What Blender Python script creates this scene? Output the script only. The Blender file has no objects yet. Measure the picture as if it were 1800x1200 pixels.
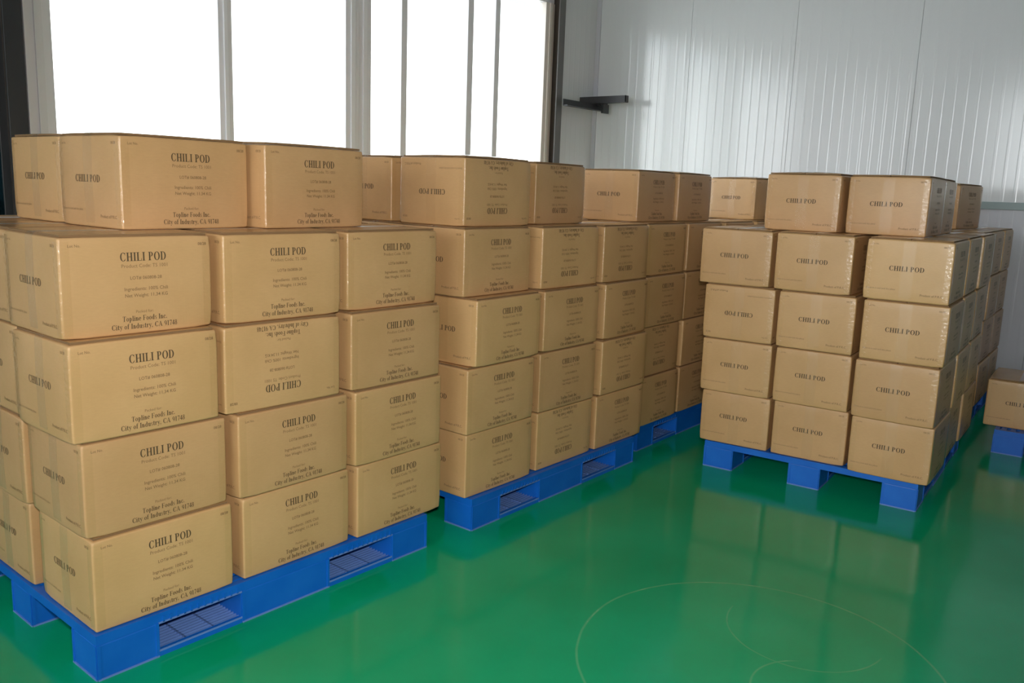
import bpy, bmesh, math, random
from mathutils import Matrix, Vector
random.seed(7)
C = bpy.context.scene.collection
sc = bpy.context.scene

# ------------------------------------------------------------------ camera
TH = 0.89                      # heading of the room's long axis (X) against the camera
PITCH, ROLL, CAMH, FPX = 0.1784, 0.0355, 1.3165, 1506.7
_c, _s = math.cos(PITCH), math.sin(PITCH)
fw = Vector((math.sin(TH) * _c, math.cos(TH) * _c, -_s))
rt = Vector((math.cos(TH), -math.sin(TH), 0))
up = Vector((math.sin(TH) * _s, math.cos(TH) * _s, _c))
r2 = math.cos(ROLL) * rt + math.sin(ROLL) * up
u2 = -math.sin(ROLL) * rt + math.cos(ROLL) * up
cd = bpy.data.cameras.new('camera')
cd.sensor_fit = 'HORIZONTAL'; cd.sensor_width = 36.0
cd.lens = FPX / 1800 * 36.0
cd.clip_start = 0.02; cd.clip_end = 200
cam = bpy.data.objects.new('camera', cd); C.objects.link(cam)
M = Matrix((r2, u2, -fw)).transposed().to_4x4()
M.translation = Vector((0, 0, CAMH))
cam.matrix_world = M
sc.camera = cam

# ------------------------------------------------------------------ view, sky, lights
sc.view_settings.view_transform = 'Standard'
sc.view_settings.look = 'None'
sc.view_settings.gamma = 1.0
sc.view_settings.use_curve_mapping = False
sc.view_settings.exposure = 0.0
w = bpy.data.worlds.new('overcast_sky'); sc.world = w; w.use_nodes = True
bg = w.node_tree.nodes['Background']
bg.inputs['Color'].default_value = (0.93, 0.97, 1.0, 1)
bg.inputs['Strength'].default_value = 5.2

def light(name, kind, loc, energy, color=(1, 1, 1), size=0.05, rot=None, size_y=None):
    l = bpy.data.lights.new(name, kind); l.energy = energy; l.color = color
    if kind == 'AREA':
        l.shape = 'RECTANGLE'; l.size = size; l.size_y = size_y or size
    else:
        l.shadow_soft_size = size
    o = bpy.data.objects.new(name, l); C.objects.link(o); o.location = loc
    if rot: o.rotation_euler = rot
    return o
FLASH = light('camera_flash', 'SPOT', (0.02, 0.0, CAMH + 0.13), 208, (1.0, 0.965, 0.90), 0.045)
FLASH.data.spot_size = math.radians(102); FLASH.data.spot_blend = 0.85
FLASH.rotation_euler = fw.to_track_quat('-Z', 'Y').to_euler()

# ------------------------------------------------------------------ materials
def mat(name):
    m = bpy.data.materials.new(name); m.use_nodes = True
    nt = m.node_tree; b = nt.nodes['Principled BSDF']
    return m, nt, b
def P(name, col, rough=0.5, metal=0.0, spec=0.5, coat=0.0):
    m, nt, b = mat(name)
    b.inputs['Base Color'].default_value = (*col, 1); b.inputs['Roughness'].default_value = rough
    b.inputs['Metallic'].default_value = metal; b.inputs['Specular IOR Level'].default_value = spec
    b.inputs['Coat Weight'].default_value = coat
    return m
def N(nt, t, **kw):
    n = nt.nodes.new(t)
    for k, v in kw.items(): setattr(n, k, v)
    return n
def math_n(nt, op, a, b=None, c=None):
    n = N(nt, 'ShaderNodeMath', operation=op)
    for i, v in enumerate((a, b, c)):
        if v is None: continue
        if isinstance(v, (int, float)): n.inputs[i].default_value = v
        else: nt.links.new(v, n.inputs[i])
    return n.outputs[0]

def kraft_material(name='kraft_cardboard', rough=0.40):
    m, nt, b = mat(name)
    L = nt.links.new
    tc = N(nt, 'ShaderNodeTexCoord'); oi = N(nt, 'ShaderNodeObjectInfo')
    add = N(nt, 'ShaderNodeVectorMath', operation='ADD')
    L(tc.outputs['Object'], add.inputs[0]); 
    sc_ = N(nt, 'ShaderNodeVectorMath', operation='SCALE'); sc_.inputs[3].default_value = 31.0
    cmb = N(nt, 'ShaderNodeCombineXYZ')
    for i in range(3): L(oi.outputs['Random'], cmb.inputs[i])
    L(cmb.outputs[0], sc_.inputs[0]); L(sc_.outputs[0], add.inputs[1])
    n1 = N(nt, 'ShaderNodeTexNoise'); n1.inputs['Scale'].default_value = 5; n1.inputs['Detail'].default_value = 3
    n2 = N(nt, 'ShaderNodeTexNoise'); n2.inputs['Scale'].default_value = 260; n2.inputs['Detail'].default_value = 2
    L(add.outputs[0], n1.inputs['Vector'])
    mp = N(nt, 'ShaderNodeMapping'); mp.inputs['Scale'].default_value = (0.25, 0.25, 1.0)
    L(add.outputs[0], mp.inputs['Vector']); L(mp.outputs[0], n2.inputs['Vector'])
    wv = N(nt, 'ShaderNodeTexWave'); wv.bands_direction = 'X'; wv.inputs['Scale'].default_value = 40; wv.inputs['Distortion'].default_value = 0.3
    L(tc.outputs['Object'], wv.inputs['Vector'])
    r1 = N(nt, 'ShaderNodeValToRGB')
    r1.color_ramp.elements[0].position = 0.3; r1.color_ramp.elements[0].color = (0.555, 0.324, 0.144, 1)
    r1.color_ramp.elements[1].position = 0.75; r1.color_ramp.elements[1].color = (0.625, 0.37, 0.177, 1)
    L(n1.outputs['Fac'], r1.inputs['Fac'])
    hsv = N(nt, 'ShaderNodeHueSaturation')
    L(r1.outputs['Color'], hsv.inputs['Color'])
    v = math_n(nt, 'MULTIPLY_ADD', oi.outputs['Random'], 0.14, 0.87)
    v2 = math_n(nt, 'MULTIPLY_ADD', n2.outputs['Fac'], 0.10, v)
    L(v2, hsv.inputs['Value'])
    h = math_n(nt, 'MULTIPLY_ADD', oi.outputs['Random'], 0.005, 0.499); L(h, hsv.inputs['Hue'])
    L(hsv.outputs['Color'], b.inputs['Base Color'])
    b.inputs['Roughness'].default_value = rough; b.inputs['Specular IOR Level'].default_value = 0.5
    bp = N(nt, 'ShaderNodeBump'); bp.inputs['Strength'].default_value = 0.03; bp.inputs['Distance'].default_value = 0.001
    L(wv.outputs['Color'], bp.inputs['Height'])
    bp2 = N(nt, 'ShaderNodeBump'); bp2.inputs['Strength'].default_value = 0.25; bp2.inputs['Distance'].default_value = 0.02
    L(n1.outputs['Fac'], bp2.inputs['Height']); L(bp.outputs[0], bp2.inputs['Normal'])
    L(bp2.outputs[0], b.inputs['Normal'])
    return m
def clear_film(name, tint, wr, rough, strength):
    m, nt, b = mat(name); L = nt.links.new
    out = nt.nodes['Material Output']
    tr = N(nt, 'ShaderNodeBsdfTransparent'); tr.inputs['Color'].default_value = (*tint, 1)
    gl = N(nt, 'ShaderNodeBsdfGlossy'); gl.inputs['Roughness'].default_value = rough
    lw = N(nt, 'ShaderNodeLayerWeight'); lw.inputs['Blend'].default_value = 0.5
    fac = math_n(nt, 'MULTIPLY_ADD', math_n(nt, 'POWER', lw.outputs['Facing'], 5.0), 0.9, 0.035)
    geo = N(nt, 'ShaderNodeNewGeometry')
    fac = math_n(nt, 'MULTIPLY', fac, math_n(nt, 'SUBTRACT', 1.0, geo.outputs['Backfacing']))
    mx = N(nt, 'ShaderNodeMixShader')
    tc = N(nt, 'ShaderNodeTexCoord'); ns = N(nt, 'ShaderNodeTexNoise'); ns.inputs['Scale'].default_value = wr
    ns.inputs['Detail'].default_value = 3
    L(tc.outputs['Object'], ns.inputs['Vector'])
    bp = N(nt, 'ShaderNodeBump'); bp.inputs['Strength'].default_value = strength; bp.inputs['Distance'].default_value = 0.004
    L(ns.outputs['Fac'], bp.inputs['Height']); L(bp.outputs[0], gl.inputs['Normal'])
    L(fac, mx.inputs[0]); L(tr.outputs[0], mx.inputs[1]); L(gl.outputs[0], mx.inputs[2])
    L(mx.outputs[0], out.inputs['Surface']); nt.nodes.remove(b)
    return m

CIRC = [((2.2075, 0.8464), 0.5153, 0.006, 0.75, None), ((2.498, 0.822), 0.234, 0.004, 0.6, (0, 2.5, -1)), ((2.166, 0.662), 0.173, 0.005, 0.7, (1, 0.76, 1))]
def floor_material():
    m, nt, b = mat('green_epoxy_floor'); L = nt.links.new
    tc = N(nt, 'ShaderNodeTexCoord'); sep = N(nt, 'ShaderNodeSeparateXYZ'); L(tc.outputs['Object'], sep.inputs[0])
    n1 = N(nt, 'ShaderNodeTexNoise'); n1.inputs['Scale'].default_value = 1.7; n1.inputs['Detail'].default_value = 5
    L(tc.outputs['Object'], n1.inputs['Vector'])
    n2 = N(nt, 'ShaderNodeTexNoise'); n2.inputs['Scale'].default_value = 11; n2.inputs['Detail'].default_value = 6
    L(tc.outputs['Object'], n2.inputs['Vector'])
    wear = None
    for (cx, cy), r, wd, st, mask in CIRC:                                   # wheel scuffs of a hand truck turning on the spot
        dx = math_n(nt, 'SUBTRACT', sep.outputs[0], cx); dy = math_n(nt, 'SUBTRACT', sep.outputs[1], cy)
        d = math_n(nt, 'SQRT', math_n(nt, 'ADD', math_n(nt, 'MULTIPLY', dx, dx), math_n(nt, 'MULTIPLY', dy, dy)))
        d = math_n(nt, 'ADD', d, math_n(nt, 'MULTIPLY_ADD', n1.outputs['Fac'], 0.03, -0.015))
        e = math_n(nt, 'ABSOLUTE', math_n(nt, 'SUBTRACT', d, r))
        s = N(nt, 'ShaderNodeMapRange'); s.interpolation_type = 'SMOOTHSTEP'
        s.inputs['From Min'].default_value = wd; s.inputs['From Max'].default_value = 0.0
        s.inputs['To Min'].default_value = 0; s.inputs['To Max'].default_value = st
        L(e, s.inputs['Value'])
        q = math_n(nt, 'MULTIPLY', s.outputs[0], math_n(nt, 'SMOOTH_MIN', math_n(nt, 'MULTIPLY', n2.outputs['Fac'], 1.1), 1.0, 0.1))
        if mask:
            k = math_n(nt, 'MULTIPLY', math_n(nt, 'SUBTRACT', sep.outputs[mask[0]], mask[1]), mask[2])
            kk = N(nt, 'ShaderNodeMapRange'); kk.inputs['From Max'].default_value = 0.03; L(k, kk.inputs['Value'])
            q = math_n(nt, 'MULTIPLY', q, kk.outputs[0])
        wear = q if wear is None else math_n(nt, 'MAXIMUM', wear, q)
    # scattered fine dust specks
    vo = N(nt, 'ShaderNodeTexVoronoi'); vo.inputs['Scale'].default_value = 2.6; L(tc.outputs['Object'], vo.inputs['Vector'])
    sp = N(nt, 'ShaderNodeMapRange'); sp.inputs['From Min'].default_value = 0.022; sp.inputs['From Max'].default_value = 0.008
    sp.inputs['To Max'].default_value = 0.6
    L(vo.outputs['Distance'], sp.inputs['Value'])
    wear = math_n(nt, 'MAXIMUM', wear, sp.outputs[0])
    ramp = N(nt, 'ShaderNodeValToRGB')
    ramp.color_ramp.elements[0].position = 0.3; ramp.color_ramp.elements[0].color = (0.002, 0.34, 0.14, 1)
    ramp.color_ramp.elements[1].position = 0.7; ramp.color_ramp.elements[1].color = (0.003, 0.42, 0.19, 1)
    L(n1.outputs['Fac'], ramp.inputs['Fac'])
    mx = N(nt, 'ShaderNodeMix', data_type='RGBA'); L(wear, mx.inputs['Factor'])
    L(ramp.outputs['Color'], mx.inputs['A']); mx.inputs['B'].default_value = (0.20, 0.50, 0.26, 1)
    L(mx.outputs['Result'], b.inputs['Base Color'])
    rg = math_n(nt, 'ADD', math_n(nt, 'MULTIPLY_ADD', n2.outputs['Fac'], 0.10, 0.07), math_n(nt, 'MULTIPLY', wear, 0.3))
    L(rg, b.inputs['Roughness'])
    b.inputs['Specular IOR Level'].default_value = 0.30
    bp = N(nt, 'ShaderNodeBump'); bp.inputs['Strength'].default_value = 0.06; bp.inputs['Distance'].default_value = 0.01
    L(n2.outputs['Fac'], bp.inputs['Height']); L(bp.outputs[0], b.inputs['Normal'])
    return m

KRAFT = kraft_material()
KRAFT_TOP = kraft_material('kraft_smooth_flap', 0.24)
KRAFT_EDGE_SHADE = P('kraft_flap_edge_shaded', (0.22, 0.125, 0.055), 0.9)  # cut edge, darkened further to paint the shadow line between layers
TAPE = clear_film('clear_packing_tape', (0.992, 0.988, 0.975), 9, 0.40, 0.0)
EDGETAPE = clear_film('clear_corner_tape', (0.985, 0.98, 0.96), 70, 0.10, 0.9)
INK = P('dark_brown_ink', (0.085, 0.052, 0.024), 0.7)
INKL = P('faded_brown_ink', (0.23, 0.138, 0.06), 0.7)
FLOOR = floor_material()
def blue_material():
    m, nt, b = mat('blue_pallet_plastic'); L = nt.links.new
    tc = N(nt, 'ShaderNodeTexCoord'); n1 = N(nt, 'ShaderNodeTexNoise'); n1.inputs['Scale'].default_value = 9; n1.inputs['Detail'].default_value = 5
    L(tc.outputs['Object'], n1.inputs['Vector'])
    r = N(nt, 'ShaderNodeValToRGB')
    r.color_ramp.elements[0].position = 0.35; r.color_ramp.elements[0].color = (0.002, 0.115, 0.55, 1)
    r.color_ramp.elements[1].position = 0.8; r.color_ramp.elements[1].color = (0.008, 0.15, 0.62, 1)
    L(n1.outputs['Fac'], r.inputs['Fac']); L(r.outputs[0], b.inputs['Base Color'])
    b.inputs['Roughness'].default_value = 0.42
    return m
BLUE = blue_material()
BLUEW = P('pale_pallet_plastic', (0.13, 0.24, 0.58), 0.5)  # paler blue for lips, grating bars and strips at the block feet
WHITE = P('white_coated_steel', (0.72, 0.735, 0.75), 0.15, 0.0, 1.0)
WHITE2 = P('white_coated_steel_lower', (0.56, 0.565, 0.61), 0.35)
CEIL = P('dark_ceiling_low_bounce', (0.16, 0.165, 0.17), 0.6)  # unseen ceiling, coloured dark to cut bounce light in the hall
DIM = P('dark_hall_wall_low_bounce', (0.22, 0.225, 0.23), 0.6)  # unseen walls, coloured dark for less ambient light on the floor
TRIM = P('grey_green_trim', (0.30, 0.37, 0.37), 0.4)
ALU = P('painted_window_frame', (0.84, 0.83, 0.87), 0.4)
ALU2 = P('beige_window_frame', (0.74, 0.67, 0.62), 0.45)
STEEL = P('dark_steel', (0.035, 0.035, 0.038), 0.45)
STEEL2 = P('grey_steel', (0.13, 0.125, 0.12), 0.45)
BROWN = P('brown_steel', (0.06, 0.045, 0.035), 0.5)
NAVY = P('navy_door_frame', (0.012, 0.022, 0.04), 0.35)
CONC = P('pale_concrete', (0.55, 0.54, 0.52), 0.9)
EAVE = P('pale_blue_eave', (0.34, 0.42, 0.60), 0.6)
def glass_material(name, tint):
    m, nt, b = mat(name); L = nt.links.new
    out = nt.nodes['Material Output']
    tr = N(nt, 'ShaderNodeBsdfTransparent'); tr.inputs['Color'].default_value = (*tint, 1)
    gl = N(nt, 'ShaderNodeBsdfGlossy'); gl.inputs['Roughness'].default_value = 0.02
    lw = N(nt, 'ShaderNodeLayerWeight'); lw.inputs['Blend'].default_value = 0.5
    fac = math_n(nt, 'MULTIPLY_ADD', math_n(nt, 'POWER', lw.outputs['Facing'], 5.0), 0.9, 0.04)
    mx = N(nt, 'ShaderNodeMixShader')
    L(fac, mx.inputs[0]); L(tr.outputs[0], mx.inputs[1]); L(gl.outputs[0], mx.inputs[2]); L(mx.outputs[0], out.inputs['Surface'])
    nt.nodes.remove(b); return m
GLASS = glass_material('window_glass', (0.97, 0.985, 0.98))
TEAL = glass_material('teal_tinted_glass', (0.024, 0.042, 0.047))

# ------------------------------------------------------------------ mesh helpers
class MB:
    def __init__(s): s.v = []; s.f = []; s.m = []; s.mats = []
    def mi(s, m):
        if m not in s.mats: s.mats.append(m)
        return s.mats.index(m)
    def box(s, x0, x1, y0, y1, z0, z1, m):
        n = len(s.v)
        s.v += [(x, y, z) for z in (z0, z1) for y in (y0, y1) for x in (x0, x1)]
        for f in ((0, 2, 3, 1), (4, 5, 7, 6), (0, 1, 5, 4), (2, 6, 7, 3), (0, 4, 6, 2), (1, 3, 7, 5)):
            s.f.append(tuple(n + i for i in f)); s.m.append(s.mi(m))
    def add(s, vs, fs, m):
        n = len(s.v); s.v += [tuple(v) for v in vs]
        for f in fs: s.f.append(tuple(n + i for i in f)); s.m.append(s.mi(m))
    def mesh(s, name, bevel=0, smooth=False, seg=2):
        me = bpy.data.meshes.new(name); me.from_pydata(s.v, [], s.f)
        for m in s.mats: me.materials.append(m)
        me.polygons.foreach_set('material_index', s.m)
        if bevel:
            bm = bmesh.new(); bm.from_mesh(me)
            bmesh.ops.bevel(bm, geom=[e for e in bm.edges], offset=bevel, segments=seg, profile=0.5, affect='EDGES')
            bm.to_mesh(me); bm.free()
        if smooth: me.polygons.foreach_set('use_smooth', [True] * len(me.polygons))
        me.update(); return me
def obj(name, me, parent=None, loc=None, rotz=None, kind=None):
    o = bpy.data.objects.new(name, me); C.objects.link(o)
    if parent: o.parent = parent
    if loc: o.location = loc
    if rotz is not None: o.rotation_euler = (0, 0, rotz)
    if kind: o['kind'] = kind
    return o
def bobj(name, boxes, m, parent=None, bevel=0, kind=None):
    b = MB()
    for q in boxes: b.box(*q, m)
    return obj(name, b.mesh(name, bevel), parent, kind=kind)

# ------------------------------------------------------------------ room shell
X0, X1, Y0, Y1, ZC = -5.0, 6.6, -5.0, 4.5, 4.45
WT = 2.86          # window head
SILL = 0.62
bobj('floor', [(X0 - .1, X1 + .1, Y0 - .1, Y1 + .1, -0.12, 0)], FLOOR, kind='structure')
bobj('ceiling', [(X0 - .1, X1 + .1, Y0 - .1, Y1 + .1, ZC, ZC + .1)], CEIL, kind='structure')
bobj('wall_front', [(X0, X1, Y0 - .1, Y0, 0, ZC)], DIM, kind='structure')
# left wall; unseen openings added and sized to light the carton ends
bobj('wall_left', [(X0 - .1, X0, Y0, Y1, 0, 1.0), (X0 - .1, X0, Y0, Y1, 3.35, ZC), (X0 - .1, X0, Y0, -2.6, 1.0, 3.35), (X0 - .1, X0, 3.4, Y1, 1.0, 3.35)], DIM, kind='structure')

def ribbed_panel(L, z0, z1, m, pitch=0.0745, depth=0.0007, th=0.05):
    """sandwich panel: shallow pressed ribs running up it; x along the wall, ribs towards -y"""
    xs = []
    n = max(1, int(round(L / pitch))); p = L / n
    for i in range(n):
        a = i * p
        if i == 0: xs += [(a + .0006, .004), (a + .0018, 0)]
        else: xs += [(a, 0)]
        xs += [(a + p * .34, 0), (a + p * .42, -depth), (a + p * .58, -depth), (a + p * .66, 0)]
    xs += [(L - .0018, 0), (L - .0006, .004)]
    b = MB(); vs = []; fs = []
    for x, y in xs: vs += [(x, y, z0), (x, y, z1)]
    for i in range(len(xs) - 1): fs.append((2 * i, 2 * i + 2, 2 * i + 3, 2 * i + 1))
    b.add(vs, fs, m)
    b.box(0.001, L - 0.001, 0.013, th, z0, z1, m)
    return b.mesh('ribbed_panel')
# right wall: separate sandwich panels, joints as in the photograph
wr = obj('wall_right', None, kind='structure')
joints = [4.5, 3.57, 2.68, 1.79, 0.90, 0.01, -0.88, -1.77, -2.66, -3.55, -4.44, -5.0]
for i in range(len(joints) - 1):
    Lp = joints[i] - joints[i + 1]
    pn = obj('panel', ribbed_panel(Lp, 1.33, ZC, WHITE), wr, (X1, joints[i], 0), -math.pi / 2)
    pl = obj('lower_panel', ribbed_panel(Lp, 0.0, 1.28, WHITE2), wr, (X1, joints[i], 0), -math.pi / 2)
wr_t = bobj('rail_strip', [(X1 - .022, X1 + .03, Y0, Y1, 1.28, 1.33)], TRIM, wr, 0.003)

# back wall (window wall)
wb = obj('wall_back', None, kind='structure')
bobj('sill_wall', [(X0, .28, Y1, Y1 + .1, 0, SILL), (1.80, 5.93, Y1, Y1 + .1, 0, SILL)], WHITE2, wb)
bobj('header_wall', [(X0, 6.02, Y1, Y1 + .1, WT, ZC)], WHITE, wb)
bobj('pier', [(1.755, 1.80, Y1, Y1 + .1, SILL, WT)], STEEL, wb)
bobj('pier', [(0.18, .28, Y1, Y1 + .1, SILL, WT)], WHITE, wb)
bobj('pier', [(X0, 0.18, Y1, Y1 + .1, SILL, WT)], WHITE, wb)
pn = obj('panel', ribbed_panel(6.6 - 6.02, 0, ZC, WHITE), wb, (6.02, Y1, 0), 0)

def window(n, x0, x1, parts, sill=SILL, head=WT):
    """parts: (x centre, width, depth, material, name) uprights"""
    root = obj('window_%d' % n, None, kind='structure')
    yb = Y1
    bobj('window_frame', [(x0, x1, yb - .02, yb + .05, head - .06, head)], ALU, root, .004)
    bobj('window_sill', [(x0, x1, yb - .05, yb + .05, sill, sill + .05)], ALU, root, .004)
    xs = []
    for xc, wd, dp, m, nm in parts:
        # every upright is a channel with a raised middle bead
        b = MB()
        b.box(xc - wd / 2, xc + wd / 2, yb - dp, yb + .04, sill + .05, head - .06, m)
        if wd > .08:
            b.box(xc - wd * .16, xc + wd * .16, yb - dp - .012, yb - dp, sill + .05, head - .06, m)
        obj(nm, b.mesh(nm, .003), root)
        xs.append((xc - wd / 2, xc + wd / 2))
    xs.sort()
    edges = [x0] + [e for p in xs for e in p] + [x1]
    for i in range(0, len(edges), 2):
        if edges[i + 1] - edges[i] > .05:
            bobj('glass_pane', [(edges[i], edges[i + 1], yb + .012, yb + .018, sill + .05, head - .06)], GLASS, root)
    return root
window(1, 1.80, 3.83, [(1.862, .125, .02, ALU, 'window_jamb'), (2.862, .088, .03, ALU, 'mullion'), (3.775, .11, .04, ALU, 'window_jamb')])
window(2, 3.83, 5.93, [(3.89, .115, .025, ALU, 'window_jamb'), (4.25, .055, .02, ALU, 'stile'), (4.92, .062, .02, ALU, 'stile'),
                       (5.225, .056, .02, ALU, 'stile'), (5.868, .115, .03, ALU2, 'window_jamb')])

# door bay at the far left: dark frame around teal glazing
dr = obj('door_1', None, kind='structure')
bobj('door_frame', [(1.70, 1.755, Y1 - .05, Y1 + .05, 0, WT)], NAVY, dr, .004)
bobj('door_frame', [(.28, .36, Y1 - .05, Y1 + .05, 0, WT)], NAVY, dr, .004)
bobj('transom', [(.36, 1.70, Y1 - .04, Y1 + .05, 1.78, 1.90)], STEEL, dr, .004)
bobj('glass_pane', [(.36, 1.70, Y1 + .01, Y1 + .018, 1.90, WT)], TEAL, dr)
bobj('glass_pane', [(.36, 1.70, Y1 + .01, Y1 + .018, 0.0, 1.78)], TEAL, dr)

# dark steel columns standing in front of the window wall
def h_column(n, x0, x1, y0, y1, m1, m2, m3):
    r = obj('trim_%d' % n, None, kind='structure')
    bobj('front_flange', [(x0, x1, y0, y0 + .012, 0, ZC)], m1, r, .002)
    bobj('web', [((x0 + x1) / 2 - .006, (x0 + x1) / 2 + .006, y0 + .012, y1 - .012, 0, ZC)], m2, r)
    bobj('rear_flange', [(x0, x1, y1 - .012, y1, 0, ZC)], m3, r, .002)
h_column(1, 1.652, 1.735, 4.33, 4.46, STEEL, BROWN, STEEL)
h_column(2, 5.905, 5.985, 4.40, 4.498, STEEL2, BROWN, BROWN)
bobj('trim_3', [(5.985, 6.02, 4.43, 4.498, 0, ZC)], STEEL, kind='structure', bevel=.002)
bobj('trim_4', [(6.588, 6.60, 4.46, 4.5, 0, ZC)], WHITE2, kind='structure')

# steel angle bracket at the corner
br = obj('steel_bracket', None, loc=(5.94, 4.36, 1.995))
br['label'] = 'dark steel bracket bolted between the window column and white corner wall'; br['category'] = 'bracket'
bobj('bar', [(0.0, .60, -.05, .0, 0, .006), (0.0, .60, -.006, .0, 0.006, .055)], STEEL, br)
bobj('bar', [(.44, .49, -.33, .14, .058, .064), (.44, .447, -.33, .14, .064, .115), (.44, .49, -.33, -.324, .064, .115)], STEEL, br)
bobj('mounting_plate', [(.49, .60, -.05, .10, .045, .115)], STEEL, br)
bobj('end_plate', [(.50, .585, -.075, -.05, -.02, .055)], STEEL, br)

# outside
bobj('bounce_ground_outside', [(-30, 40, Y1 + .1, 45, -0.25, -0.15)], CONC, kind='structure')  # unseen ground, added to bounce daylight through the windows
ev = MB()
ev.box(-6, 14, 6.35, 6.5, 3.36, 3.42, EAVE); ev.box(-6, 14, 6.5, 6.56, 3.48, 3.60, EAVE)
obj('eave_outside', ev.mesh('eave'), kind='structure')

# ------------------------------------------------------------------ carton meshes
W, D, H, HP = 0.403, 0.333, 0.2590, 0.1283
HB = H - 0.0068     # body height below the flaps
RB = 0.0060
BUL = 0.0028
def bulge_long(x, z): return BUL * max(0, math.cos(math.pi * x / W)) * max(0, math.sin(math.pi * z / H))
def bulge_end(y, z): return BUL * .8 * max(0, math.cos(math.pi * y / D)) * max(0, math.sin(math.pi * z / H))
def bulge_at(x, y, z, nx, ny):
    if abs(ny) > .5: return (0, (1 if ny > 0 else -1) * bulge_long(x, z), 0)
    if abs(nx) > .5: return ((1 if nx > 0 else -1) * bulge_end(y, z), 0, 0)
    return (0, 0, 0)
def axis_vals(L):
    h = L / 2; r = RB
    t = [0, .3 * r, .65 * r, r]
    a = [-h + v for v in t]
    mid = [(-h + r) + (2 * h - 2 * r) * k / 8 for k in range(1, 8)]
    return a + mid + [-v for v in reversed(a)]
def carton_body(var):
    rnd = random.Random(100 + var)
    bm = bmesh.new()
    ax, ay, az = axis_vals(W), axis_vals(D), axis_vals(HB)
    hx, hy, hz = W / 2, D / 2, HB / 2
    cr = [[rnd.uniform(0, .006) for _ in range(4)] for _ in range(2)]
    def q(p):
        x, y, z = p
        cx = max(-hx + RB, min(hx - RB, x)); cy = max(-hy + RB, min(hy - RB, y)); cz = max(-hz + RB, min(hz - RB, z))
        d = Vector((x - cx, y - cy, z - cz))
        if d.length > 1e-9:
            mx = max(abs(d.x), abs(d.y), abs(d.z)); n = d.normalized()
            pr = Vector((cx, cy, cz)) + n * RB
        else:
            pr = Vector((x, y, z)); n = Vector((0, 0, 0))
        zz = pr.z + hz
        bx = bulge_end(pr.y, zz) * (n.x if abs(n.x) > .01 else 0)
        by = bulge_long(pr.x, zz) * (n.y if abs(n.y) > .01 else 0)
        # softened, slightly crushed corners
        k = 0
        for i, (sx, sy) in enumerate(((-1, -1), (1, -1), (1, 1), (-1, 1))):
            for t, sz in enumerate((-1, 1)):
                dd = math.dist((pr.x, pr.y, pr.z), (sx * hx, sy * hy, sz * hz))
                if dd < .05:
                    f = (1 - dd / .05) ** 2 * cr[t][i]
                    pr = pr - Vector((sx, sy, sz)) * f * .6
        return (pr.x + bx, pr.y + by, pr.z + hz)
    vd = {}
    def vert(p):
        key = tuple(round(c, 6) for c in p)
        if key not in vd: vd[key] = bm.verts.new(q(p))
        return vd[key]
    def face(us, vs, f, flip):
        for i in range(len(us) - 1):
            for j in range(len(vs) - 1):
                qd = [vert(f(us[i], vs[j])), vert(f(us[i + 1], vs[j])), vert(f(us[i + 1], vs[j + 1])), vert(f(us[i], vs[j + 1]))]
                if flip: qd.reverse()
                bm.faces.new(qd)
    face(ax, az, lambda u, v: (u, -hy, v), False); face(ax, az, lambda u, v: (u, hy, v), True)
    face(ay, az, lambda u, v: (-hx, u, v), True); face(ay, az, lambda u, v: (hx, u, v), False)
    face(ax, ay, lambda u, v: (u, v, hz), False); face(ax, ay, lambda u, v: (u, v, -hz), True)
    me = bpy.data.meshes.new('carton_body'); bm.to_mesh(me); bm.free()
    me.materials.append(KRAFT); me.polygons.foreach_set('use_smooth', [True] * len(me.polygons)); me.update()
    return me
def flap_mesh(side, lift):
    """one of the two long top flaps; `lift` bows it up where the contents push"""
    b = MB(); nx, ny = 12, 6
    x0, x1 = -W / 2 + .009, W / 2 - .009
    ya, yb = (.0015, D / 2 - .009) if side > 0 else (-D / 2 + .009, -.0015)
    vs = []
    def zf(x, y): return lift * max(0, math.cos(math.pi * x / W)) ** .7 * max(0, math.cos(math.pi * y / D)) ** .7
    for t in (0, 1):
        for j in range(ny + 1):
            for i in range(nx + 1):
                x = x0 + (x1 - x0) * i / nx; y = ya + (yb - ya) * j / ny
                vs.append((x, y, HB + .0002 + zf(x, y) + (t * .0058)))
    n = (nx + 1) * (ny + 1); fs = []
    for j in range(ny):
        for i in range(nx):
            a = j * (nx + 1) + i
            fs.append((n + a, n + a + 1, n + a + nx + 2, n + a + nx + 1)); fs.append((a, a + nx + 1, a + nx + 2, a + 1))
    for i in range(nx):
        a = i; fs.append((a, a + 1, n + a + 1, n + a)); a = ny * (nx + 1) + i; fs.append((a + 1, a, n + a, n + a + 1))
    for j in range(ny):
        a = j * (nx + 1); fs.append((a + nx + 1, a, n + a, n + a + nx + 1)); a = a + nx; fs.append((a, a + nx + 1, n + a + nx + 1, n + a))
    nt_ = nx * ny * 2
    b.add(vs, fs[:nt_], KRAFT_TOP); n0 = len(b.v)
    b.add(vs, fs[nt_:], KRAFT_EDGE_SHADE)
    return b.mesh('top_flap')
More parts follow.
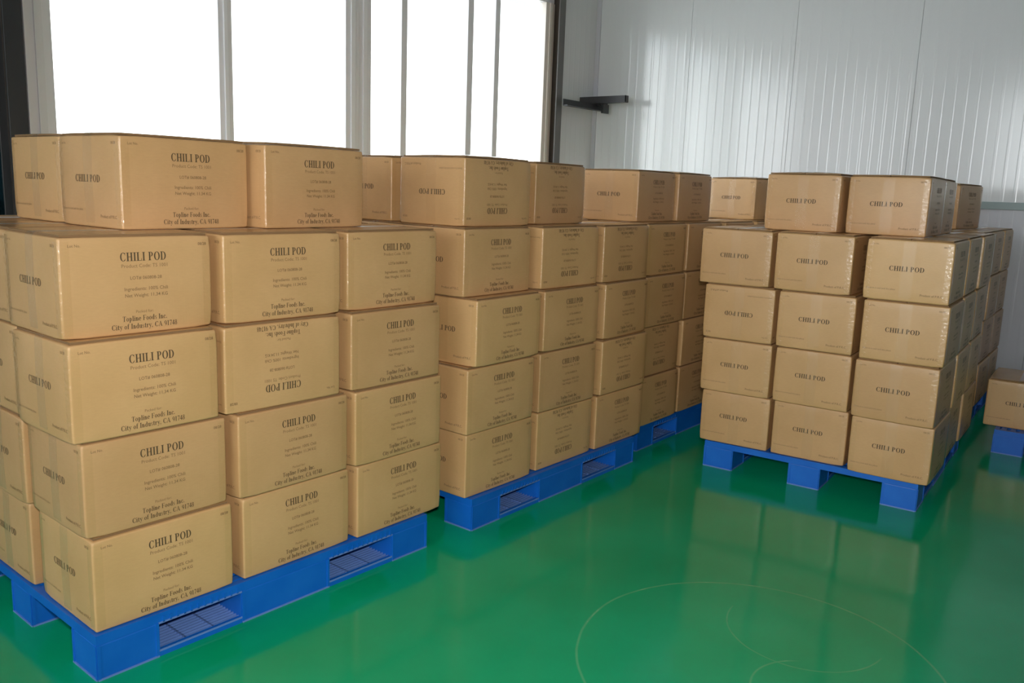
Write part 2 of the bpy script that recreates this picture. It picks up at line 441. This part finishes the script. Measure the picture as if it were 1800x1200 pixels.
def tape_mesh(lift):
    """clear tape along the top seam and down both end faces"""
    b = MB(); hw = .024; e = .0007
    pts = []
    N_ = 12
    for k in range(N_ + 1): z = .012 + (HB - .012 - RB) * k / N_; pts.append((-W / 2 - e - bulge_end(0, z), z))
    pts += [(-W / 2 - e + RB * .3, HB - RB * .3 + e + .001)]
    for k in range(N_ + 1):
        x = -W / 2 + RB + (W - 2 * RB) * k / N_
        pts.append((x, H + e * .3 - .0004 + lift * max(0, math.cos(math.pi * x / W)) ** .7))
    pts += [(W / 2 + e - RB * .3, HB - RB * .3 + e + .001)]
    for k in range(N_, -1, -1): z = .012 + (HB - .012 - RB) * k / N_; pts.append((W / 2 + e + bulge_end(0, z), z))
    vs = []; 
    for x, z in pts: vs += [(x, -hw, z), (x, hw, z)]
    fs = [(2 * i, 2 * i + 2, 2 * i + 3, 2 * i + 1) for i in range(len(pts) - 1)]
    b.add(vs, fs, TAPE)
    return b.mesh('packing_tape', smooth=True)
def corner_tape_mesh(sx, sy):
    """clear tape folded round the four upright corners"""
    b = MB(); e = .0008; wd = .020
    zs = [.01 + (HB - .02) * k / 8 for k in range(9)]
    if True:
        if True:
            def ring(z):
                r = []
                r.append((sx * (W / 2 - RB - wd), sy * (D / 2 + e + bulge_long(W / 2 - RB - wd, z))))
                for a in range(0, 91, 18):
                    an = math.radians(a)
                    r.append((sx * (W / 2 - RB + math.sin(an) * (RB + e)), sy * (D / 2 - RB + math.cos(an) * (RB + e))))
                r.append((sx * (W / 2 + e + bulge_end(D / 2 - RB - wd, z)), sy * (D / 2 - RB - wd)))
                return [(x, y, z) for x, y in r]
            vs = [p for z in zs for p in ring(z)]
            n = 8; fs = []
            for i in range(len(zs) - 1):
                for j in range(n - 1):
                    a = i * n + j
                    f = (a, a + 1, a + n + 1, a + n)
                    fs.append(f if sx * sy < 0 else tuple(reversed(f)))
            b.add(vs, fs, EDGETAPE)
    return b.mesh('corner_tape', smooth=True)

# ------------------------------------------------------------------ lettering
def ring_poly(cx, cy, rx, ry, tx, ty, a0, a1, n=20):
    vs = []; fs = []
    for i in range(n + 1):
        a = a0 + (a1 - a0) * i / n
        vs += [(cx + rx * math.cos(a), cy + ry * math.sin(a)), (cx + (rx - tx) * math.cos(a), cy + (ry - ty) * math.sin(a))]
    for i in range(n): fs.append((2 * i, 2 * i + 2, 2 * i + 3, 2 * i + 1))
    return vs, fs
def rect(x0, x1, y0, y1): return [(x0, y0), (x1, y0), (x1, y1), (x0, y1)], [(0, 1, 2, 3)]
S_, T_ = .19, .055        # thick stem, thin serif
def glyph(c):
    p = []
    if c == ' ': return p, .34
    def stem(x): 
        p.append(rect(x, x + S_, 0, 1)); p.append(rect(x - .09, x + S_ + .09, 0, T_)); p.append(rect(x - .09, x + S_ + .09, 1 - T_, 1))
    if c == 'I': stem(.10); return p, .40
    if c == 'H': stem(.10); stem(.58); p.append(rect(.2, .7, .47, .47 + T_ * 1.2)); return p, .88
    if c == 'L':
        stem(.10); p.append(rect(.1, .66, 0, T_)); p.append(([(.60, 0), (.68, 0), (.70, .30), (.655, .30)], [(0, 1, 2, 3)])); return p, .74
    if c == 'P':
        stem(.10); p.append(ring_poly(.34, .73, .30, .27, S_ * .9, T_, -math.pi / 2, math.pi / 2)); p.append(rect(.2, .34, 1 - T_, 1)); p.append(rect(.2, .34, .46, .46 + T_)); return p, .72
    if c == 'D':
        stem(.10); p.append(ring_poly(.36, .5, .42, .5, S_, T_, -math.pi / 2, math.pi / 2)); p.append(rect(.2, .36, 1 - T_, 1)); p.append(rect(.2, .36, 0, T_)); return p, .86
    if c == 'O': p.append(ring_poly(.43, .5, .40, .515, S_, T_, 0, 2 * math.pi, 32)); return p, .86
    if c == 'C':
        p.append(ring_poly(.43, .5, .40, .515, S_, T_, .75, 2 * math.pi - .75, 28))
        p.append(([(.665, .66), (.71, .66), (.72, 1.0), (.685, 1.0)], [(0, 1, 2, 3)])); p.append(([(.66, .12), (.74, .30), (.70, .32), (.62, .17)], [(0, 1, 2, 3)])); return p, .80
    # the rest of the alphabet that the two bold address lines need
    X = .66; SW = .165; PI = math.pi
    def vst(x, y0, y1, top=1, bot=1, w=SW):
        p.append(rect(x, x + w, y0, y1))
        if bot: p.append(rect(x - .07, x + w + .07, y0, y0 + T_))
        if top == 1: p.append(rect(x - .07, x + w + .07, y1 - T_, y1))
        if top == 2: p.append(rect(x - .07, x + w * .5, y1 - T_, y1))
    if c == 'T': vst(.29, 0, 1); p.append(rect(.02, .73, 1 - T_, 1)); p.append(rect(.02, .06, .74, 1)); p.append(rect(.69, .73, .74, 1)); return p, .76
    if c == 'F': vst(.10, 0, 1); p.append(rect(.1, .66, 1 - T_, 1)); p.append(rect(.62, .66, .72, 1)); p.append(rect(.2, .50, .48, .48 + T_)); p.append(rect(.47, .50, .38, .64)); return p, .70
    if c == 'A':
        p.append(([(.08, 0), (.14, 0), (.44, 1), (.38, 1)], [(0, 1, 2, 3)])); p.append(([(.60, 0), (.79, 0), (.46, 1), (.36, 1)], [(0, 1, 2, 3)]))
        p.append(rect(.2, .62, .30, .30 + T_)); p.append(rect(0, .26, 0, T_)); p.append(rect(.52, .88, 0, T_)); return p, .88
    if c in 'op':
        if c == 'o': p.append(ring_poly(.28, X / 2, .26, X / 2 + .01, .15, T_, 0, 2 * PI, 24)); return p, .58
        vst(.10, -.28, X, 2); p.append(ring_poly(.27, X / 2, .27, X / 2 + .01, .15, T_, -2.2, 2.2, 20)); return p, .62
    if c == 'd': vst(.36, 0, 1, 2); p.append(ring_poly(.30, X / 2, .27, X / 2 + .01, .15, T_, 1.0, 2 * PI - 1.0, 20)); return p, .62
    if c == 'l': vst(.09, 0, 1, 2); return p, .33
    if c == 'i': vst(.09, 0, X, 2); p.append(ring_poly(.17, .87, .09, .09, .085, .085, 0, 2 * PI, 12)); return p, .33
    if c == 'n' or c == 'r':
        vst(.08, 0, X, 2)
        if c == 'r': p.append(ring_poly(.34, .40, .16, .26, .08, T_, .6, PI, 8)); p.append(ring_poly(.42, .54, .07, .07, .065, .065, 0, 2 * PI, 10)); return p, .50
        p.append(ring_poly(.33, .36, .20, .30, .14, .07, 0, PI, 14)); vst(.375, 0, .38, 0); return p, .63
    if c == 'u': vst(.08, .28, X, 2, 0); p.append(ring_poly(.31, .27, .23, .28, .15, .07, PI, 2 * PI, 14)); vst(.39, 0, X, 2); return p, .64
    if c == 'e': p.append(ring_poly(.27, X / 2, .25, X / 2 + .01, .15, T_, 0.0, 2 * PI - .7, 22)); p.append(rect(.08, .50, .33, .33 + T_)); return p, .53
    if c == 'c': p.append(ring_poly(.27, X / 2, .25, X / 2 + .01, .15, T_, .7, 2 * PI - .7, 22)); p.append(ring_poly(.42, .50, .075, .075, .07, .07, 0, 2 * PI, 10)); return p, .51
    if c == 's':
        p.append(ring_poly(.22, .49, .19, .18, .09, .06, .3, PI * 1.35, 14)); p.append(ring_poly(.22, .17, .20, .18, .09, .06, -PI * .85, PI * .42, 14))
        p.append(([(.06, .47), (.14, .33), (.40, .20), (.33, .34)], [(0, 1, 2, 3)])); return p, .46
    if c == 't': p.append(rect(.12, .28, .06, .86)); p.append(rect(.02, .40, X - T_, X)); p.append(ring_poly(.28, .14, .16, .14, .12, .07, PI, 2 * PI - .3, 8)); return p, .42
    if c == 'f': vst(.10, 0, .84, 0); p.append(rect(.0, .38, X - T_, X)); p.append(ring_poly(.30, .82, .20, .19, .15, .06, .5, PI, 10)); return p, .42
    if c == 'y':
        p.append(([(.05, X), (.22, X), (.40, .02), (.30, .02)], [(0, 1, 2, 3)])); p.append(([(.50, X), (.55, X), (.26, -.26), (.20, -.26)], [(0, 1, 2, 3)]))
        p.append(rect(-.01, .28, X - T_, X)); p.append(rect(.38, .62, X - T_, X)); p.append(ring_poly(.15, -.21, .08, .07, .075, .065, 0, 2 * PI, 10)); return p, .60
    if c in '.,':
        p.append(ring_poly(.14, .08, .09, .09, .085, .085, 0, 2 * PI, 10))
        if c == ',': p.append(([(.17, .10), (.23, .10), (.12, -.17), (.06, -.17)], [(0, 1, 2, 3)]))
        return p, .30
    if c == '1': vst(.20, 0, 1, 0, 1); p.append(rect(.08, .22, .86, .92)); return p, .55
    if c == '7': p.append(rect(.05, .52, .86, 1)); p.append(([(.16, 0), (.30, 0), (.52, .90), (.44, .90)], [(0, 1, 2, 3)])); return p, .57
    if c == '4': p.append(rect(.30, .46, 0, 1)); p.append(rect(.03, .55, .24, .36)); p.append(([(.03, .34), (.10, .34), (.38, .98), (.32, .98)], [(0, 1, 2, 3)])); return p, .58
    if c == '9': p.append(ring_poly(.29, .67, .25, .33, .14, .06, 0, 2 * PI, 20)); p.append(ring_poly(.18, .45, .36, .45, .15, .07, -1.4, .3, 12)); return p, .58
    if c == '8': p.append(ring_poly(.28, .76, .21, .25, .12, .06, 0, 2 * PI, 18)); p.append(ring_poly(.28, .27, .25, .28, .14, .06, 0, 2 * PI, 18)); return p, .57
    return p, .30
def serif_line(text, width, cap):
    vs = []; fs = []; x = 0
    for c in text:
        ps, adv = glyph(c)
        for pv, pf in ps:
            n = len(vs); vs += [(x + a, b_) for a, b_ in pv]; fs += [tuple(n + i for i in f) for f in pf]
        x += adv + .02
    return [((a / x - .5) * width, (b_ - .5) * cap) for a, b_ in vs], fs
def title(width, cap):
    """'CHILI POD' in a bold serif, centred on the origin"""
    vs = []; fs = []; x = 0
    for c in 'CHILI POD':
        ps, adv = glyph(c)
        for pv, pf in ps:
            n = len(vs); vs += [(x + a, b_) for a, b_ in pv]; fs += [tuple(n + i for i in f) for f in pf]
        x += adv + .03
    return [((a / x - .5) * width, (b_ - .5) * cap) for a, b_ in vs], fs
_tc = {}
def text_geo(s, width, bold=0.0):
    """built-in font, meshed, scaled to a given width and centred"""
    cu = bpy.data.curves.new('t', 'FONT'); cu.body = s; cu.align_x = 'LEFT'; cu.resolution_u = 2; cu.offset = bold
    o = bpy.data.objects.new('t', cu); C.objects.link(o)
    dg = bpy.context.evaluated_depsgraph_get(); me = bpy.data.meshes.new_from_object(o.evaluated_get(dg))
    vs = [(v.co.x, v.co.y) for v in me.vertices]; fs = [tuple(p.vertices) for p in me.polygons]
    bpy.data.objects.remove(o); bpy.data.curves.remove(cu); bpy.data.meshes.remove(me)
    a = min(v[0] for v in vs); b_ = max(v[0] for v in vs); k = width / (b_ - a)
    return [((x - (a + b_) / 2) * k, (y - .35) * k) for x, y in vs], fs
def put(dst, geo, cx, cy, m, ax, sy=1.0):
    """ax: 'long' face (-y) or 'end' face (-x); cx, cy measured from the face centre / bottom"""
    vs, fs = geo; out = []
    for x, y in vs:
        u, v = cx + x, cy + y * sy
        if ax == 'long': out.append((u, v))
        else: out.append((u, v))
    dst.append((out, fs, m))
LW, EW = W, D
long_items = []; end_items = []
put(long_items, title(.31 * LW, .085 * H), .025 * LW, .775 * H, INK, 'long')
put(long_items, text_geo('Product Code: TS 1001', .305 * LW), .03 * LW, .685 * H, INKL, 'long')
put(long_items, text_geo('LOT# 060808-28', .21 * LW, .01), .035 * LW, .565 * H, INKL, 'long')
put(long_items, text_geo('Ingredients: 100% Chili', .29 * LW, .008), .035 * LW, .455 * H, INKL, 'long')
put(long_items, text_geo('Net Weight: 11.34 KG', .285 * LW, .01), .035 * LW, .390 * H, INKL, 'long')
put(long_items, text_geo('Packed for:', .115 * LW), .018 * LW, .225 * H, INKL, 'long')
put(long_items, serif_line('Topline Foods Inc.', .30 * LW, .052 * H), .02 * LW, .158 * H, INK, 'long')
put(long_items, serif_line('City of Industry, CA 91748', .44 * LW, .052 * H), .02 * LW, .080 * H, INK, 'long')
put(long_items, text_geo('Lot No.', .075 * LW, .01), -.405 * LW, .895 * H, INKL, 'long')
put(long_items, text_geo('08/28', .06 * LW, .02), .435 * LW, .885 * H, INKL, 'long')
put(end_items, title(.41 * EW, .076 * H), -.01 * EW, .52 * H, INK, 'end')
put(end_items, text_geo('Store in a cool and dry place', .34 * EW), -.29 * EW, .185 * H, INKL, 'end')
put(end_items, text_geo('Product of P.R.C.', .26 * EW, .01), .30 * EW, .125 * H, INKL, 'end')
put(end_items, text_geo('Lot No.', .08 * EW), -.40 * EW, .895 * H, INKL, 'end')
put(end_items, text_geo('08/28', .07 * EW), .41 * EW, .895 * H, INKL, 'end')
def print_mesh(items, ax, flip):
    b = MB()
    for vs, fs, m in items:
        out = []
        for u, v in vs:
            if flip: u, v = -u, H - v
            if ax == 'long': out.append((u, -D / 2 - .0007 - bulge_long(u, v), v))
            else: out.append((-W / 2 - .0005 - bulge_end(u, v), -u, v))
        b.add(out, fs, m)
    return b.mesh('printed_lettering')
BODY = [carton_body(i) for i in range(5)]
FLAP = {}; TAPEM = {}
for lf in (0.0, 0.006, 0.011):
    FLAP[lf] = (flap_mesh(1, lf), flap_mesh(-1, lf)); TAPEM[lf] = tape_mesh(lf)
CTAPE = [corner_tape_mesh(a, b_) for a, b_ in ((-1, -1), (1, -1), (-1, 1))]
LP = [print_mesh(long_items, 'long', f) for f in (False, True)]
EP = [print_mesh(end_items, 'end', f) for f in (False, True)]

def make_carton(var, lift, flip, prints=True):
    r = obj('cardboard_carton', None)
    obj('carton_body', BODY[var], r)
    obj('top_flap', FLAP[lift][0], r); obj('top_flap', FLAP[lift][1], r)
    obj('packing_tape', TAPEM[lift], r)['label'] = 'clear glossy packing tape'
    if prints:
        for ct in CTAPE: obj('corner_tape', ct, r)
    if prints:
        obj('long_side_print', LP[flip], r); obj('end_print', EP[flip], r)
    return r
def copy_tree(src):
    r = src.copy(); C.objects.link(r)
    for ch in list(src.children):
        c = ch.copy(); C.objects.link(c); c.parent = r
    return r

# ------------------------------------------------------------------ where every carton stands
# stack: x, y of the pallet's near corner, turn; carton grid offset
STACK = [(0.9294, 2.1104, -0.0117, -0.0117, 0.0098), (2.3543, 2.0762, 0.0074, -0.0049, 0.0163), (3.7121, 2.1605, 0.0199, -0.0157, -0.0074),
         (5.0282, 2.1839, -0.0236, 0.0114, 0.0053), (3.8392, 0.8436, 0.0766, -0.0359, -0.04), (5.165, 0.992, 0.05, -0.02, -0.03)]
FIT = [(0, 3, 0, 0, 1.1127, 2.3147, -0.0197), (0, 3, 1, 0, 1.5448, 2.285, -0.036), (0, 3, 2, 0, 1.9755, 2.2856, 0.0016), (0, 2, 0, 0, 1.1068, 2.2831, -0.0067), (0, 2, 1, 0, 1.532, 2.2724, -0.0318), (0, 2, 2, 0, 1.9756, 2.2621, -0.0091), (0, 1, 0, 0, 1.1303, 2.2901, -0.0149), (0, 1, 1, 0, 1.5595, 2.2678, -0.0018), (0, 1, 2, 0, 1.9855, 2.2594, 0.0078), (0, 0, 0, 0, 1.1416, 2.2847, -0.0202), (0, 0, 1, 0, 1.5765, 2.2811, 0.0018), (0, 0, 2, 0, 2.0085, 2.2748, 0.0073), (0, 4, 0, 0, 1.3366, 2.4684, 0.0381), (0, 4, 1, 0, 1.7576, 2.424, 0.0445), (0, 4, 0, 1, 1.3425, 2.8223, 0.0092), (1, 3, 0, 0, 2.5282, 2.2996, 0.0219), (1, 3, 1, 0, 2.9871, 2.2777, -0.006), (1, 3, 2, 0, 3.4266, 2.2778, 0.0251), (1, 2, 0, 0, 2.5408, 2.2416, 0.0328), (1, 2, 1, 0, 2.9856, 2.2578, 0.0098), (1, 2, 2, 0, 3.4347, 2.268, 0.05), (1, 1, 0, 0, 2.5192, 2.249, -0.0003), (1, 1, 1, 0, 2.9839, 2.2598, -0.0149), (1, 1, 2, 0, 3.4327, 2.257, 0.0174), (1, 0, 0, 0, 2.5402, 2.2645, -0.009), (1, 0, 1, 0, 2.9926, 2.2716, -0.0063), (1, 0, 2, 0, 3.4311, 2.2648, -0.0102), (1, 4, 0, 0, 2.5559, 2.3308, 0.0247), (1, 4, 1, 0, 3.0464, 2.3983, 0.0786), (1, 4, 0, 1, 2.577, 2.7369, 0.0028), (2, 4, 0, 0, 3.955, 2.4435, 0.045), (2, 4, 1, 0, 4.375, 2.4413, 0.0299), (2, 3, 0, 0, 3.8972, 2.3286, 0.0213), (2, 2, 0, 0, 3.8939, 2.3146, 0.0149), (2, 3, 1, 0, 4.3262, 2.3361, 0.0185), (3, 4, 0, 0, 5.3753, 2.409, -0.1074), (4, 4, 0, 1, 4.080, 1.492, 0.060), (4, 4, 0, 0, 4.1645, 1.1503, 0.080), (4, 3, 0, 2, 3.9262, 1.7261, 0.0811), (4, 3, 0, 1, 3.9492, 1.3691, 0.0682), (4, 3, 0, 0, 3.9617, 0.9825, 0.0767), (4, 2, 0, 2, 3.9357, 1.6958, 0.0863), (4, 2, 0, 1, 3.96, 1.3439, 0.0901), (4, 2, 0, 0, 3.9696, 0.9735, 0.0784), (4, 1, 0, 2, 3.9491, 1.696, 0.0961), (4, 1, 0, 1, 3.9798, 1.3434, 0.087), (4, 1, 0, 0, 3.9704, 0.9802, 0.0656), (4, 0, 0, 2, 3.9857, 1.6968, 0.1047), (4, 0, 0, 1, 4.02, 1.3424, 0.0844), (4, 0, 0, 0, 4.0075, 0.9823, 0.07), (0, 0, 0, 1, 1.1442, 2.6751, -0.0129), (0, 1, 0, 1, 1.1278, 2.6425, -0.0114),
       (4, 4, 1, 0, 4.585, 1.195, 0.095), (5, 4, 0, 0, 5.717, 1.326, -0.10)]
FLIP = {(0, 2, 1, 0), (1, 4, 0, 0), (1, 4, 1, 0), (1, 3, 1, 0), (1, 3, 2, 0), (1, 1, 2, 0), (1, 0, 1, 0), (2, 1, 0, 0), (4, 2, 0, 2)}
fit = {f[:4]: f[4:] for f in FIT}
GX, GY = 0.4078 + 0.0242, 0.3378 + 0.0242
cart = {}
for s, (sx, sy, th, ox, oy) in enumerate(STACK):
    rnd = random.Random(40 + s)
    for k in range(4):
        for i in range(3):
            for j in range(3):
                key = (s, k, i, j)
                u = ox + i * GX + .204 + rnd.uniform(-.006, .006); v = oy + j * GY + .169 + rnd.uniform(-.005, .005)
                cart[key] = [sx + math.cos(th) * u - math.sin(th) * v, sy + math.sin(th) * u + math.cos(th) * v, th + rnd.uniform(-.012, .012)]
for k_, v_ in fit.items(): cart[k_] = list(v_)
cart[(6, 0, 0, 2)] = [5.393, 0.7053, 0.0766]
# settle: push apart any two cartons of one layer that would touch
def corners(c, e=0.0035):
    x, y, t = c; ca, sa = math.cos(t), math.sin(t); hw, hd = W / 2 + e, D / 2 + e
    return [(x + ca * a - sa * b_, y + sa * a + ca * b_) for a, b_ in ((-hw, -hd), (hw, -hd), (hw, hd), (-hw, hd))]
def mtv(a, b_):
    best = None; ca_, cb_ = corners(a), corners(b_)
    for t in (a[2], a[2] + math.pi / 2, b_[2], b_[2] + math.pi / 2):
        n = (math.cos(t), math.sin(t))
        pa = [p[0] * n[0] + p[1] * n[1] for p in ca_]; pb = [p[0] * n[0] + p[1] * n[1] for p in cb_]
        o1 = max(pa) - min(pb); o2 = max(pb) - min(pa)
        if o1 <= 0 or o2 <= 0: return None
        o, sg = (o1, 1) if o1 < o2 else (o2, -1)
        if best is None or o < best[0]: best = (o, n[0] * sg, n[1] * sg)
    return best
keys = list(cart)
for it in range(60):
    moved = 0
    for ia, a in enumerate(keys):
        for b_ in keys[ia + 1:]:
            if a[1] != b_[1]: continue
            A, B = cart[a], cart[b_]
            if abs(A[0] - B[0]) > .55 or abs(A[1] - B[1]) > .55: continue
            m_ = mtv(A, B)
            if m_:
                o, nx, ny = m_
                wa = .15 if a in fit else 1.0; wb_ = .15 if b_ in fit else 1.0
                t = wa + wb_; moved += 1
                A[0] -= nx * o * wa / t; A[1] -= ny * o * wa / t; B[0] += nx * o * wb_ / t; B[1] += ny * o * wb_ / t
    if not moved: break

LAY = ['bottom layer', 'second layer', 'third layer', 'fourth layer', 'topmost partial layer']
SNAME = ['nearest left stack', 'second left-row stack', 'third left-row stack', 'farthest left-row stack', 'right-hand stack', 'stack behind right-hand one', 'pallet at the right edge']
def label_for(s, k, i, j):
    if s == 6: return 'lone brown carton on the blue pallet by the right wall'
    if s in (0, 1, 2, 3):
        pos = {(0, 0): 'at its near corner', (1, 0): 'middle of its long side', (2, 0): 'far end of its long side',
               (0, 1): 'middle of its left end', (0, 2): 'back of its left end'}.get((i, j))
        if k == 4: pos = {(0, 0): 'left one in front', (1, 0): 'right one in front', (0, 1): 'one behind on the left'}[(i, j)]
    else:
        pos = {(0, 0): 'right corner', (0, 1): 'middle of near end', (0, 2): 'left edge of near end',
               (1, 0): 'middle of right side', (2, 0): 'far end of right side'}.get((i, j))
        if k == 4 and s == 4: pos = {(0, 0): 'right one in front', (0, 1): 'left one in front', (1, 0): 'mostly hidden one behind'}[(i, j)]
        if k == 4 and s == 5: pos = 'all alone'
    if pos is None and k == 3:
        pos = {(1, 1): 'very centre', (1, 2): 'rear middle', (2, 1): 'far side middle', (2, 2): 'rear far corner'}[(i, j)] if s < 4 else \
              {(1, 1): 'very centre', (1, 2): 'left middle', (2, 1): 'rear middle', (2, 2): 'rear left corner'}[(i, j)]
    if pos is None: return None
    up_ = ', upside down' if (s, k, i, j) in FLIP else ''
    return 'brown carton, %s of %s, %s%s' % (LAY[k], SNAME[s], pos, up_)
protos = {}
for key in keys:
    s, k, i, j = key
    lift = 0.0
    if k == 4 or s == 6: lift = (0.006, 0.011)[(i + j + s) % 2]
    flip = key in FLIP
    shown = i == 0 or j == 0 or k == 4
    pk = ((s * 7 + k * 3 + i * 5 + j) % 5, lift, flip, shown)
    if pk not in protos: o = protos[pk] = make_carton(*pk)
    else: o = copy_tree(protos[pk])
    x, y, t = cart[key]
    o.location = (x, y, HP + k * H); o.rotation_euler = (0, 0, t)
    lb = label_for(*key)
    o['category'] = 'carton'
    if lb: o['label'] = lb; o['group'] = 'cartons of the ' + SNAME[s]
    else:
        o['label'] = 'brown carton hidden in the middle of the %s' % SNAME[s] 
        o['group'] = 'cartons hidden inside the ' + SNAME[s]

# ------------------------------------------------------------------ pallets
PLN, PDP = 1.20, 0.9675
US = [(0, .170), (.430, .755), (1.030, 1.200)]
VS = [(0, .142), (.412, .552), (.825, .9675)]
ZR, ZD = .020, .100
def block_mesh(L, Dp):
    b = MB()
    b.box(0, L, 0, Dp, ZR * .0, ZD, BLUE)
    me = b.mesh('block', .004)
    b2 = MB(); bm = bmesh.new(); bm.from_mesh(me)
    me2 = me
    # shallow moulded ribs and a raised frame on the outer faces
    n = len(me.vertices)
    bm.free()
    ex = MB(); ex.v = [tuple(v.co) for v in me.vertices]; ex.f = [tuple(p.vertices) for p in me.polygons]; ex.m = [0] * len(ex.f); ex.mats = [BLUE]
    for (a, c) in ((0.0, .010), (L - .010, L)):
        ex.box(a + .001, c - .001, -.0025, .0, .004, ZD, BLUE); ex.box(a + .001, c - .001, Dp, Dp + .0025, .004, ZD, BLUE)
    for (a, c) in ((0.0, .010), (Dp - .010, Dp)):
        ex.box(-.0025, 0, a + .001, c - .001, .004, ZD, BLUE); ex.box(L, L + .0025, a + .001, c - .001, .004, ZD, BLUE)
    ex.box(.001, L - .001, -.003, 0, 0, .005, BLUEW); ex.box(.001, L - .001, Dp, Dp + .003, 0, .005, BLUEW)
    ex.box(-.003, 0, .001, Dp - .001, 0, .005, BLUEW); ex.box(L, L + .003, .001, Dp - .001, 0, .005, BLUEW)
    bpy.data.meshes.remove(me)
    return ex.mesh('block')
BLK = {(a, b_): block_mesh(US[a][1] - US[a][0], VS[b_][1] - VS[b_][0]) for a in range(3) for b_ in range(3)}
def deck_mesh():
    b = MB()
    z0, z1 = ZD, HP - .0008
    b.box(0, PLN, 0, .022, z0, z1, BLUE); b.box(0, PLN, PDP - .022, PDP, z0, z1, BLUE)
    b.box(0, .022, .022, PDP - .022, z0, z1, BLUE); b.box(PLN - .022, PLN, .022, PDP - .022, z0, z1, BLUE)
    n = 22                                                    # long deck ribs with open slots between
    for k in range(n):
        y = .022 + (PDP - .044) * (k + .5) / n
        b.box(.022, PLN - .022, y - .012, y + .012, z1 - .008, z1, BLUE)
    for k in range(13):
        x = .022 + (PLN - .044) * (k + .5) / 13
        b.box(x - .012, x + .012, .022, PDP - .022, z0 + .002, z1 - .008, BLUE)
    # pale lip and small teeth under the rim over each fork opening
    for (a, c) in ((US[0][1], US[1][0]), (US[1][1], US[2][0])):
        for ys in (-.002, PDP - .001):
            b.box(a, c, ys, ys + .003, z0 - .003, z0 + .002, BLUEW)
            k = a + .012
            while k < c - .01:
                b.box(k, k + .006, ys, ys + .003, z0 - .001, z1 - .012, BLUE); k += .021
    return b.mesh('deck')
DECK = deck_mesh()
def skid_mesh(a, c):
    """lattice runner joining three blocks along the floor"""
    b = MB(); wd = .142; t = .020
    if True:
        b.box(a, c, 0, .012, 0, t, BLUE); b.box(a, c, wd - .012, wd, 0, t, BLUE)
        for k in range(8):
            y = .012 + (wd - .024) * (k + .5) / 8
            b.box(a, c, y - .0018, y + .0018, .006, t - .002, BLUEW)
        for k in range(1, 3):
            x = a + (c - a) * k / 3
            b.box(x - .003, x + .003, .012, wd - .012, .006, t - .002, BLUEW)
        b.box(a, c, -.0015, .0, t - .005, t + .0008, BLUEW)
    return b.mesh('skid_grating')
SKID = [skid_mesh(US[0][1], US[1][0]), skid_mesh(US[1][1], US[2][0])]
def make_pallet():
    r = obj('plastic_pallet', None)
    obj('deck', DECK, r)
    for a in range(3):
        for b_ in range(3):
            obj('block', BLK[(a, b_)], r, (US[a][0], VS[b_][0], 0))
    for b_ in range(3):
        for sk in SKID: obj('skid_grating', sk, r, (0, min(VS[b_][0], PDP - .142), 0))
    return r
first = make_pallet()
POSES = [(x, y, t) for x, y, t, _, _ in STACK] + [(5.179, -0.181, 0.0766)]
for n, (x, y, t) in enumerate(POSES):
    o = first if n == 0 else copy_tree(first)
    o.location = (x, y, 0.0); o.rotation_euler = (0, 0, t)
    o['category'] = 'pallet'; o['group'] = 'blue plastic pallets on the green floor'
    o['label'] = ('blue plastic pallet under the ' + SNAME[n]) if n < 6 else 'blue plastic pallet at the right edge under one carton'
